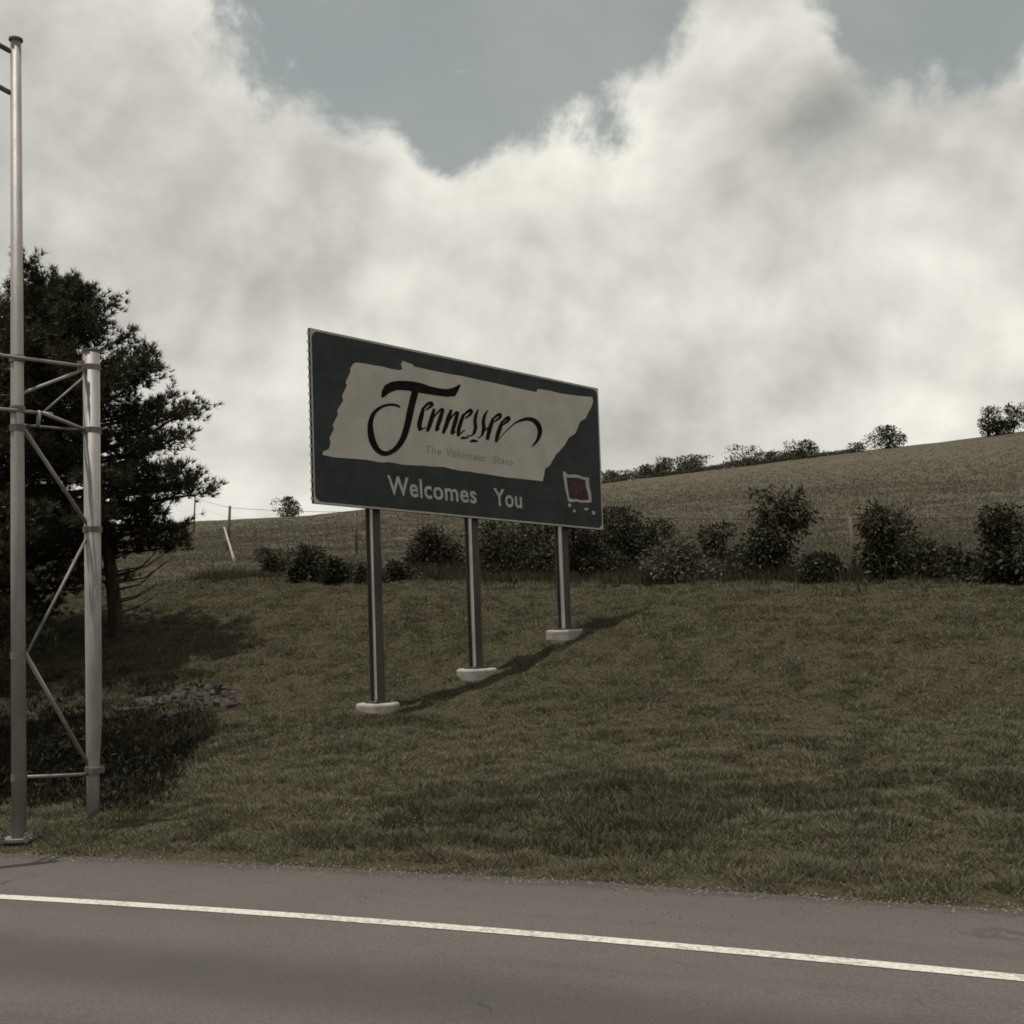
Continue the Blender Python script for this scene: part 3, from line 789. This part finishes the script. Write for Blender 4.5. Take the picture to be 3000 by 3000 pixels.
def poly_plate(name, uvs, off, thick, mat, parent):
    """flat shape on the board with real thickness"""
    bm_v = [B(u, v, off) for u, v in uvs]; bm_b = [B(u, v, off-thick) for u, v in uvs]; n = len(uvs)
    m_ = MB(); m_.add(bm_v+bm_b, [tuple(range(n))] + [(i, n+i, n+(i+1) % n, (i+1) % n) for i in range(n)])
    o = m_.build(name, mat, parent)
    return o


# extruded planks stacked into the board, butted with hairline joints
NP = 10
for k in range(NP):
    v0, v1 = k/NP+0.0002, (k+1)/NP-0.0002
    m_ = MB(); c = B(0.5, (v0+v1)/2, -0.02); m_.box(c, e1*0.5, e2*(v1-v0)/2, front*0.02); m_.build('panel', SIGN_G, sign)
# white border with rounded inner corners
def border(name, ins, wd_, rad, off, mat):
    iu, iv = ins/WS, ins/HS; wu, wv = wd_/WS, wd_/HS; o_, i_ = [], []
    for cx, cy, a0 in ((1, 0, -90), (1, 1, 0), (0, 1, 90), (0, 0, 180)):
        for q in range(9):
            a = radians(a0+q*11.25)
            for lst, du, dv, r in ((o_, iu, iv, 0.02), (i_, iu+wu, iv+wv, rad)):
                ccx = (1-du-r/WS) if cx else du+r/WS; ccy = (1-dv-r/HS) if cy else dv+r/HS
                lst.append((ccx+cos(a)*r/WS, ccy+sin(a)*r/HS))
    n = len(o_); m_ = MB()
    m_.add([B(u, v, off) for u, v in o_]+[B(u, v, off) for u, v in i_], [(i, (i+1) % n, n+(i+1) % n, n+i) for i in range(n)])
    return m_.build(name, mat, sign)
border('border', 0.006, 0.026, 0.11, 0.003, SIGN_L)
# edge clips down the near edge and stiffener behind
for k in range(20):
    v = 0.03+k*0.0495
    m_ = MB(); m_.box(B(-0.0015, v, -0.018), e1/WS*0.012, e2/HS*0.022, front*0.012); m_.build('edge_clip', ALU, sign)
for v in (0.12, 0.5, 0.88):
    m_ = MB(); m_.box(B(0.5, v, -0.065), e1*0.485, e2/HS*0.035, front*0.022); m_.build('stiffener', ALU, sign)

MAP = [(345,278),(400,285),(455,296),(500,302),(560,318),(605,325),(628,318),(618,290),(628,268),(690,290),(697,302),(800,325),(900,345),(1000,362),(1100,385),(1200,405),(1300,428),(1380,445),(1450,460),(1460,440),(1530,450),(1600,468),(1700,482),(1795,490),(1800,520),(1785,560),(1770,585),(1755,620),(1720,640),(1705,680),(1690,715),(1650,740),(1625,785),(1600,815),(1570,845),(1550,880),(1535,910),(1505,930),(1498,970),(1490,1008),(1400,998),(1330,990),(1270,985),(1150,965),(1090,958),(1040,948),(990,944),(940,935),(880,920),(820,918),(760,912),(690,910),(620,905),(580,896),(540,890),(510,893),(480,890),(400,875),(300,868),(200,860),(135,845),(140,825),(175,810),(185,770),(178,742),(205,690),(198,662),(230,600),(226,572),(262,515),(256,482),(285,420),(278,398),(305,340),(308,312),(325,285)]
mp = poly_plate('state_outline', [uvp(*c1(p)) for p in MAP], 0.005, 0.004, SIGN_W, sign)


def stroke_mesh(m_, pts, cv, off):
    """pen stroke: (x, y, width) in crop pixels, smoothed, as a flat ribbon"""
    P = np.array(pts, float)
    t = np.arange(len(P)); tt = np.linspace(0, len(P)-1, (len(P)-1)*6+1)
    if len(P) > 2:
        Q = []
        for a in tt:
            i = min(int(a), len(P)-2); f = a-i
            p0 = P[max(i-1, 0)]; p1 = P[i]; p2 = P[i+1]; p3 = P[min(i+2, len(P)-1)]
            Q.append(0.5*((2*p1)+(-p0+p2)*f+(2*p0-5*p1+4*p2-p3)*f*f+(-p0+3*p1-3*p2+p3)*f**3))
        P = np.array(Q)
    d = np.gradient(P[:, :2], axis=0); d /= np.linalg.norm(d, axis=1)[:, None]+1e-9
    n = np.stack([-d[:, 1], d[:, 0]], 1)
    a = P[:, :2]+n*(P[:, 2:3]*0.54+1.5); b = P[:, :2]-n*(P[:, 2:3]*0.54+1.5)
    vs = [B(*uvp(*cv(q)), off) for q in a]+[B(*uvp(*cv(q)), off) for q in b]; k = len(a)
    m_.add(vs, [(i, i+1, k+i+1, k+i) for i in range(k-1)])


LET = {
 'initial_letter': [(c1, [(706,452,36),(688,520,36),(672,590,36),(657,660,34),(634,735,32),(600,792,28),(560,826,24),(515,838,25),(474,815,29),(444,765,34),(430,700,32),(431,640,25),(451,590,20),(490,555,14),(540,538,12),(585,540,12),(612,553,7)])],
 'letter_e': [(c7, [(500,50,26),(478,140,42),(458,230,42),(470,290,36)]), (c7, [(462,288,14),(490,275,12),(525,258,8)]), (c7, [(488,70,18),(535,20,26),(575,2,30),(592,22,26),(560,50,20),(520,80,10)])],
 'letter_n': [(c7, [(612,62,24),(590,150,40),(562,240,38),(538,302,26)]), (c7, [(560,230,8),(610,150,12),(660,90,16),(700,58,20)]), (c7, [(706,62,24),(680,150,38),(652,235,36),(632,296,26)]), (c7, [(640,292,12),(670,268,9)])],
 'letter_n.b': [(c7, [(792,72,24),(762,160,40),(734,250,38),(704,322,26)]), (c7, [(730,250,8),(775,180,12),(820,120,16),(855,92,20)]), (c7, [(862,92,24),(838,180,38),(812,270,36),(796,332,26)]), (c7, [(800,330,12),(840,300,9)])],
 'letter_e.b': [(c7, [(925,115,24),(892,200,34),(870,280,34),(862,350,24)]), (c7, [(912,140,16),(955,100,22),(992,78,30),(1002,105,26),(970,140,18),(935,165,10)]), (c7, [(862,350,16),(900,310,12),(935,285,8)])],
 'letter_s': [(c7, [(1075,70,10),(1050,130,26),(1040,200,30),(1046,260,32),(1025,330,24)]), (c7, [(1025,332,12),(985,350,10),(955,340,8)]), (c7, [(888,372,10),(915,368,22),(955,368,14),(970,358,6)])],
 'letter_s.b': [(c7, [(1175,80,8),(1142,135,24),(1128,200,30),(1132,265,32),(1112,345,22)]), (c7, [(1112,345,10),(1075,370,8)]), (c7, [(985,408,10),(1015,398,24),(1055,402,18),(1065,392,6)])],
 'letter_e.c': [(c7, [(1232,160,22),(1205,240,38),(1185,310,38),(1168,390,28)]), (c7, [(1135,300,8),(1165,270,12),(1200,250,12)]), (c7, [(1212,190,14),(1260,140,22),(1298,122,28),(1304,148,24),(1270,180,18),(1235,205,8)])],
 'letter_e.d': [(c7, [(1328,190,22),(1300,270,38),(1278,335,38),(1262,412,28)]), (c7, [(1312,225,14),(1352,175,22),(1388,155,28),(1394,180,26),(1362,208,22),(1330,235,8)])],
 'swash': [(c7, [(1292,385,4),(1340,325,6),(1400,265,9),(1460,215,13),(1530,182,24),(1600,170,34),(1660,188,42),(1702,232,46),(1720,290,42),(1712,350,34),(1682,410,22),(1636,462,6)])],
}
word = empty('unused'); bpy.data.objects.remove(word)
for nm, strokes in LET.items():
    m_ = MB()
    for j, (cv, pts) in enumerate(strokes): stroke_mesh(m_, pts, cv, 0.009+0.0006*j)
    m_.build(nm.split('.')[0], SIGN_K, sign)
BAR = [(495,495),(500,450),(520,415),(560,395),(600,390),(640,390),(690,394),(730,401),(800,425),(840,434),(880,440),(905,440),(930,435),(955,425),(975,412),(985,418),(970,450),(950,485),(900,488),(820,478),(740,465),(660,450),(620,447),(590,448),(545,465),(515,490)]
poly_plate('initial_letter', [uvp(*c1(p)) for p in BAR], 0.0105, 0.004, SIGN_K, sign)


def text_mesh(name, txt, p0, p1, cap0, cap1, cv, mat, off, weight=0.0, shear=0.0, parent=None):
    """lettering in the built-in face, laid on the board along a baseline given on the enlarged crop"""
    cu = bpy.data.curves.new('tmp', 'FONT'); cu.body = txt; cu.offset = weight; cu.shear = shear; cu.resolution_u = 4; cu.space_character = 1.06
    o = bpy.data.objects.new('tmp', cu); COL.objects.link(o)
    dg = bpy.context.evaluated_depsgraph_get(); me = o.evaluated_get(dg).to_mesh()
    vs = np.array([v.co[:] for v in me.vertices]); fs = [tuple(p.vertices) for p in me.polygons]
    o.evaluated_get(dg).to_mesh_clear(); bpy.data.objects.remove(o); bpy.data.curves.remove(cu)
    x0, x1 = vs[:, 0].min(), vs[:, 0].max(); cap = 0.70
    out = []
    for q in vs:
        f = (q[0]-x0)/(x1-x0); h_ = q[1]/cap*(cap0*(1-f)+cap1*f)
        bx = p0[0]+(p1[0]-p0[0])*f + 0.06*h_*-1.0; by = p0[1]+(p1[1]-p0[1])*f - h_
        out.append(B(*uvp(*cv((bx, by))), off))
    m_ = MB(); m_.add(out, fs); return m_.build(name, mat, parent or sign)


text_mesh('lettering', 'Welcomes', (540, 1086), (1085, 1143), 116, 106, c1, SIGN_L, 0.004, 0.018)
text_mesh('lettering', 'You', (1192, 1155), (1364, 1172), 106, 102, c1, SIGN_L, 0.004, 0.018)
for w_, a_, b_, h0, h1 in (('The', (530, 526), (690, 550), 84, 80), ('Volunteer', (745, 556), (1165, 618), 82, 76), ('State', (1225, 628), (1440, 660), 78, 74)):
    text_mesh('motto', w_, a_, b_, h0, h1, c7, SIGN_F, 0.008, 0.0, 0.25)

# waving flag emblem in the lower corner
c4 = lambda p: (1580+p[0]*220/1771, 1330+p[1]*240/1932)
FO = [(555,415),(625,420),(632,478),(720,490),(800,484),(880,488),(960,515),(1040,545),(1110,555),(1168,560),(1165,640),(1168,720),(1190,820),(1215,920),(1225,1010),(1228,1140),(1150,1148),(1040,1150),(940,1140),(870,1120),(800,1135),(690,1125),(665,1060),(640,960),(615,860),(595,760),(580,640),(560,520)]
FI = [(640,545),(720,560),(800,556),(880,560),(960,580),(1080,618),(1088,720),(1105,820),(1140,920),(1165,1080),(1060,1090),(940,1085),(870,1062),(790,1068),(700,1035),(690,940),(670,820),(655,700)]
fl = poly_plate('flag_border', [uvp(*c4(p)) for p in FO], 0.0045, 0.003, SIGN_L, sign)
poly_plate('flag_field', [uvp(*c4(p)) for p in FI], 0.0065, 0.003, SIGN_R, sign)
ring = [(880+130*cos(a), 800+125*sin(a)) for a in np.linspace(0, 2*pi, 25)[:-1]]
rin = [(880+112*cos(a), 800+107*sin(a)) for a in np.linspace(0, 2*pi, 25)[:-1]]
m_ = MB(); m_.add([B(*uvp(*c4(p)), 0.0075) for p in ring]+[B(*uvp(*c4(p)), 0.0075) for p in rin], [(i, (i+1) % 24, 24+(i+1) % 24, 24+i) for i in range(24)]); m_.build('flag_ring', SIGN_RL, sign)
for sx, sy in ((850, 745), (930, 790), (868, 862)):
    st_ = [(sx+(38 if k % 2 == 0 else 16)*cos(k*pi/5-pi/2), sy+(38 if k % 2 == 0 else 16)*sin(k*pi/5-pi/2)) for k in range(10)]
    poly_plate('flag_star', [uvp(*c4(p)) for p in st_], 0.0085, 0.002, SIGN_RL, sign)
for (a, b_, w_, h_) in ((712, 1210, 36, 48), (820, 1345, 34, 36), (1105, 1300, 54, 30), (1275, 1385, 44, 44)):
    poly_plate('flag_tassel', [uvp(*c4((a+w_*cos(t_), b_+h_*sin(t_)))) for t_ in np.linspace(0, 2*pi, 11)[:-1]], 0.0045, 0.003, SIGN_L, sign)

# posts and footings
ex = e1.copy(); ex[2] = 0; ex /= np.linalg.norm(ex); fz = front.copy(); fz[2] = 0; fz /= np.linalg.norm(fz); up = np.array([0, 0, 1.0])
for (bx, by) in ((1108, 2088), (1395, 1962), (1655, 1845)):
    d = pray(bx, by); t = ((TL - fz*0.16 - CO)@nb_)/(d@nb_); q = CO + t*d; u, v = np.linalg.lstsq(np.stack([e1, e2], 1), q-TL, rcond=None)[0]
    q = q*1.0                                           # the posts stand behind the board
    gz = float(terrain(q[0], q[1])); ftop = max(q[2], gz+0.07)
    ztop = B(u, 0.10)[2]; hgt = ztop-ftop; mid = np.array([q[0], q[1], ftop+hgt/2])
    m_ = MB(); m_.box(mid, ex*0.006, fz*0.0755, up*hgt/2); po = m_.build('post', POST_L, sign)
    for sd in (-1, 1):
        m_ = MB(); m_.box(mid+fz*0.084*sd, ex*0.066, fz*0.008, up*hgt/2); m_.build('flange', POST_D, po)
    m_ = MB(); m_.box([q[0], q[1], ftop+0.012], ex*0.13, fz*0.14, up*0.012); m_.build('base_plate', POST_D, po)
    for sx in (-1, 1):
        for sy in (-1, 1):
            c = np.array([q[0], q[1], ftop])+ex*0.10*sx+fz*0.11*sy; m_ = MB(); m_.tube([c, c+up*0.06], 0.016, 6); m_.build('anchor_bolt', GAL_D, po)
    # round concrete pad, slightly uneven, edge worn
    n = 36; rings = []
    for z_, r_ in ((-0.6, 0.32), (ftop-gz-0.03, 0.312), (ftop-gz-0.008, 0.302), (ftop-gz, 0.285)):
        rings.append([np.array([q[0], q[1], gz+z_]) + (r_+0.008*sin(3*a+bx)+0.004*sin(11*a))*(ex*cos(a)+fz*sin(a)) for a in np.linspace(0, 2*pi, n+1)[:-1]])
    m_ = MB(); vs = [p for r in rings for p in r]; fs = []
    for i in range(3):
        for k in range(n): fs.append((i*n+k, i*n+(k+1) % n, (i+1)*n+(k+1) % n, (i+1)*n+k))
    fs.append(tuple(3*n+k for k in range(n))); m_.add(vs, fs); m_.build('footing', CONC, sign)

# ------------------------------------------------------------------ wire fence along the field
WOOD = col_noise('weathered fence wood', (0.075, 0.062, 0.048), (0.12, 0.10, 0.08), 6, 0.95, 0.1, bump=0.6, bscale=30, stretch=(1, 1, 0.2))
PALE = col_noise('bleached brace timber', (0.22, 0.20, 0.17), (0.30, 0.27, 0.23), 7, 0.95, 0.1, stretch=(1, 1, 0.2))
WIRE = col_noise('rusty fence wire', (0.025, 0.021, 0.018), (0.045, 0.038, 0.032), 30, 0.7, 0.3, metal=0.4)
f0 = hit(668, 1612); f1 = at(2505, 1682, 24.0); f1[2] = float(terrain(f1[0], f1[1]))
fdir = (f1-f0)/3
fence = empty('wire_fence', f0); tag(fence, 'wire fence on thin wooden posts between the bank and the field', 'fence')
posts = [f0 + fdir*k for k in range(0, 6)]
back = hit(566, 1560, 40); posts_b = [back]
tops = []
for k, p in enumerate(posts):
    p = p.copy(); p[2] = float(terrain(p[0], p[1])); hh = 1.38 + 0.06*sin(k*2.1)
    if k == 0: hh = float(at(676, 1482, p[1])[2]-p[2])
    ln = 0.05*sin(k*3.3)+(0.10 if k == 0 else 0)
    t_ = p+np.array([ln, 0.02, hh]); tops.append((p, t_))
    mb = MB(); mb.tube([p-[0, 0, 0.4], p+(t_-p)*0.5, t_], [0.048, 0.045, 0.040] if k else [0.062, 0.058, 0.052], 9); mb.build('post', WOOD, fence, True)
p = back.copy(); tb = at(572, 1452, p[1]); mb = MB(); mb.tube([p-[0, 0, 0.4], tb], [0.055, 0.045], 8); mb.build('post', WOOD, fence, True)
for k in range(4):
    f = 0.96-0.22*k; pts = [p+(tb-p)*f]+[a+(b_-a)*f for a, b_ in tops]; full_ = []
    for a, b_ in zip(pts[:-1], pts[1:]):
        for t in np.linspace(0, 1, 7)[:-1]: full_.append(a+(b_-a)*t - np.array([0, 0, 0.05*4*t*(1-t)]))
    full_.append(pts[-1]); mb = MB(); mb.tube(full_, 0.003 if k else 0.008, 5); mb.build('wire', WIRE, fence)
a = at(657, 1545, f0[1]-0.1); b_ = hit(690, 1648)
mb = MB(); mb.tube([a, b_-[0, 0, 0.1]], [0.040, 0.045], 8); mb.build('brace', PALE, fence, True)

# ------------------------------------------------------------------ stones and weeds painted shade-dark round the ditch
STONE = col_noise('mauve grey rubble', (0.030, 0.026, 0.025), (0.070, 0.061, 0.059), 9, 0.95, 0.1, bump=0.7, bscale=25)
ledge = empty('stone_ledge', hit(530, 2085)); tag(ledge, 'ragged ledge of grey stones above the dark ditch', 'stones')
stones = [(375, 2085, .20), (420, 2074, .24), (455, 2058, .26), (490, 2050, .24), (520, 2040, .22), (560, 2022, .20), (590, 2030, .18), (620, 2018, .22), (650, 2022, .24), (672, 2030, .18),
          (560, 2062, .22), (585, 2072, .18), (600, 2088, .14), (645, 2062, .16), (672, 2064, .22), (690, 2068, .18), (480, 2092, .20), (505, 2100, .20), (400, 2118, .12), (320, 2158, .10), (525, 2030, .14)]
for i, (px, py, r) in enumerate(stones):
    c = hit(px, py); n1, n2 = 6, 9; m_ = MB(); vs = []; r_ = random.Random(i)
    ax_ = (r*r_.uniform(0.6, 1.1), r*r_.uniform(0.5, 0.8), r*r_.uniform(0.35, 0.70)); a0 = r_.uniform(0, pi)
    for a in range(n1+1):
        th = pi*a/n1
        for b_ in range(n2):
            ph = 2*pi*b_/n2; k = 1+r_.uniform(-0.28, 0.28)
            q = np.array([sin(th)*cos(ph)*ax_[0]*k, sin(th)*sin(ph)*ax_[1]*k, np.sign(cos(th))*abs(cos(th))**0.6*ax_[2]*k])
            vs.append(c+np.array([q[0]*cos(a0)-q[1]*sin(a0), q[0]*sin(a0)+q[1]*cos(a0), q[2]-ax_[2]*0.45+q[0]*0.25*sin(i*2.1)]))
    m_.add(vs, [(a*n2+b_, (a+1)*n2+b_, (a+1)*n2+(b_+1) % n2, a*n2+(b_+1) % n2) for a in range(n1) for b_ in range(n2)])
    m_.build('stone', STONE, ledge)

L_DITCH = leaf_material('shade-dark ditch leaf', (0.009, 0.009, 0.005), (0.014, 0.013, 0.007), (0.030, 0.027, 0.018), 0.1, 0.95)  # shade of the hollow is put into the leaf colour
poly = [(0, 2160), (120, 2130), (300, 2120), (380, 2110), (480, 2105), (560, 2098), (640, 2108), (620, 2150), (560, 2215), (500, 2290), (440, 2345), (400, 2372), (330, 2395), (200, 2370), (110, 2365), (0, 2380), (-350, 2400), (-350, 2180)]


def inside(px, py):
    c = False; j = len(poly)-1
    for i in range(len(poly)):
        if (poly[i][1] > py) != (poly[j][1] > py) and px < (poly[j][0]-poly[i][0])*(py-poly[i][1])/(poly[j][1]-poly[i][1])+poly[i][0]: c = not c
        j = i
    return c


roots = []
r_ = random.Random(3)
def rim(px, py):
    n_ = sum(inside(px+dx, py+dy) for dx, dy in ((0, 0), (38, 0), (-38, 0), (0, 26), (0, -26), (26, 18), (-26, 18)))/7
    return n_
while len(roots) < 5200:
    px, py = r_.uniform(-350, 690), r_.uniform(1960, 2430)
    wob_ = 60*float(vnoise(px*0.012, 0.3, 1.0, 81)) + 26*float(vnoise(px*0.05, 0.7, 1.0, 82))
    pr = rim(px, py+wob_)**2*0.9
    if 1960 < py < 2130 and px < 600: pr = max(pr, 0.16*smooth((600-px)/150)*smooth((py-1960)/60))  # thin dark grass stands in for tree shade above the ditch
    if r_.random() < pr: roots.append(hit(px, py, 9.2))
roots = np.array(roots)
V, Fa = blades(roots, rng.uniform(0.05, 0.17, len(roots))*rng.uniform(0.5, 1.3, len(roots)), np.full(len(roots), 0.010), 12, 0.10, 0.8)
dm = grass_material('shade-dark ditch grass', (0.020, 0.018, 0.010), (0.015, 0.015, 0.008), (0.045, 0.038, 0.024), 1.2)  # near-black blades carry the shade of the hollow in their colour
g = mesh_np('ditch_grass', V, Fa, dm); tag(g, 'rank grass filling the ditch behind the gantry, painted dark for shade', 'grass', None, 'stuff')
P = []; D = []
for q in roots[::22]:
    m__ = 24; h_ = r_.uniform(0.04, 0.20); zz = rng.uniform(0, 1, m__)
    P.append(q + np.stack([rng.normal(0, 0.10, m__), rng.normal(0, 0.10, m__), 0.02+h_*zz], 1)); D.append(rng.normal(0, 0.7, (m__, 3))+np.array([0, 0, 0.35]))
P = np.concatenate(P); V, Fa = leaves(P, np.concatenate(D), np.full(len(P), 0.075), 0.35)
g = mesh_np('ditch_weeds', V, Fa, L_DITCH); tag(g, 'broadleaf weeds in the ditch behind the gantry, painted dark for shade', 'weeds', None, 'stuff')

# loose gravel and crumbs of soil along the broken pavement edge
n = 5200; x = rng.uniform(-7, 6.5, n); sv = np.where(rng.uniform(0, 1, n) < 0.7, rng.normal(-0.02, 0.10, n), -np.abs(rng.normal(0, 0.45, n)))
y = curve(PE, x)+sv/0.92; zz = np.where(sv < 0, 0.0, np.maximum(terrain(x, y), -0.005)); r = rng.uniform(0.004, 0.014, n)*np.where(sv < -0.15, 0.7, 1)
base_ = np.array([[1, 0, 0], [-0.5, 0.87, 0], [-0.5, -0.87, 0], [0.1, 0.05, 1.1]])
ang = rng.uniform(0, 2*pi, n); ca, sa = np.cos(ang), np.sin(ang)
V = np.stack([np.stack([x+r*(b0[0]*ca-b0[1]*sa), y+r*(b0[0]*sa+b0[1]*ca), zz+0.001+r*b0[2]*0.8], 1) for b0 in base_], 1).reshape(-1, 3)
i4 = np.arange(n)*4; Fa = np.concatenate([np.stack([i4, i4+1, i4+3], 1), np.stack([i4+1, i4+2, i4+3], 1), np.stack([i4+2, i4, i4+3], 1)])
gv = leaf_material('edge gravel', (0.055, 0.047, 0.040), (0.085, 0.074, 0.065), (0.14, 0.125, 0.11), 0.0, 0.9)
g = mesh_np('shoulder_gravel', V, Fa, gv); tag(g, 'loose gravel crumbs along the pavement edge', 'gravel', None, 'stuff')
print('terrain verts', nx*ny)
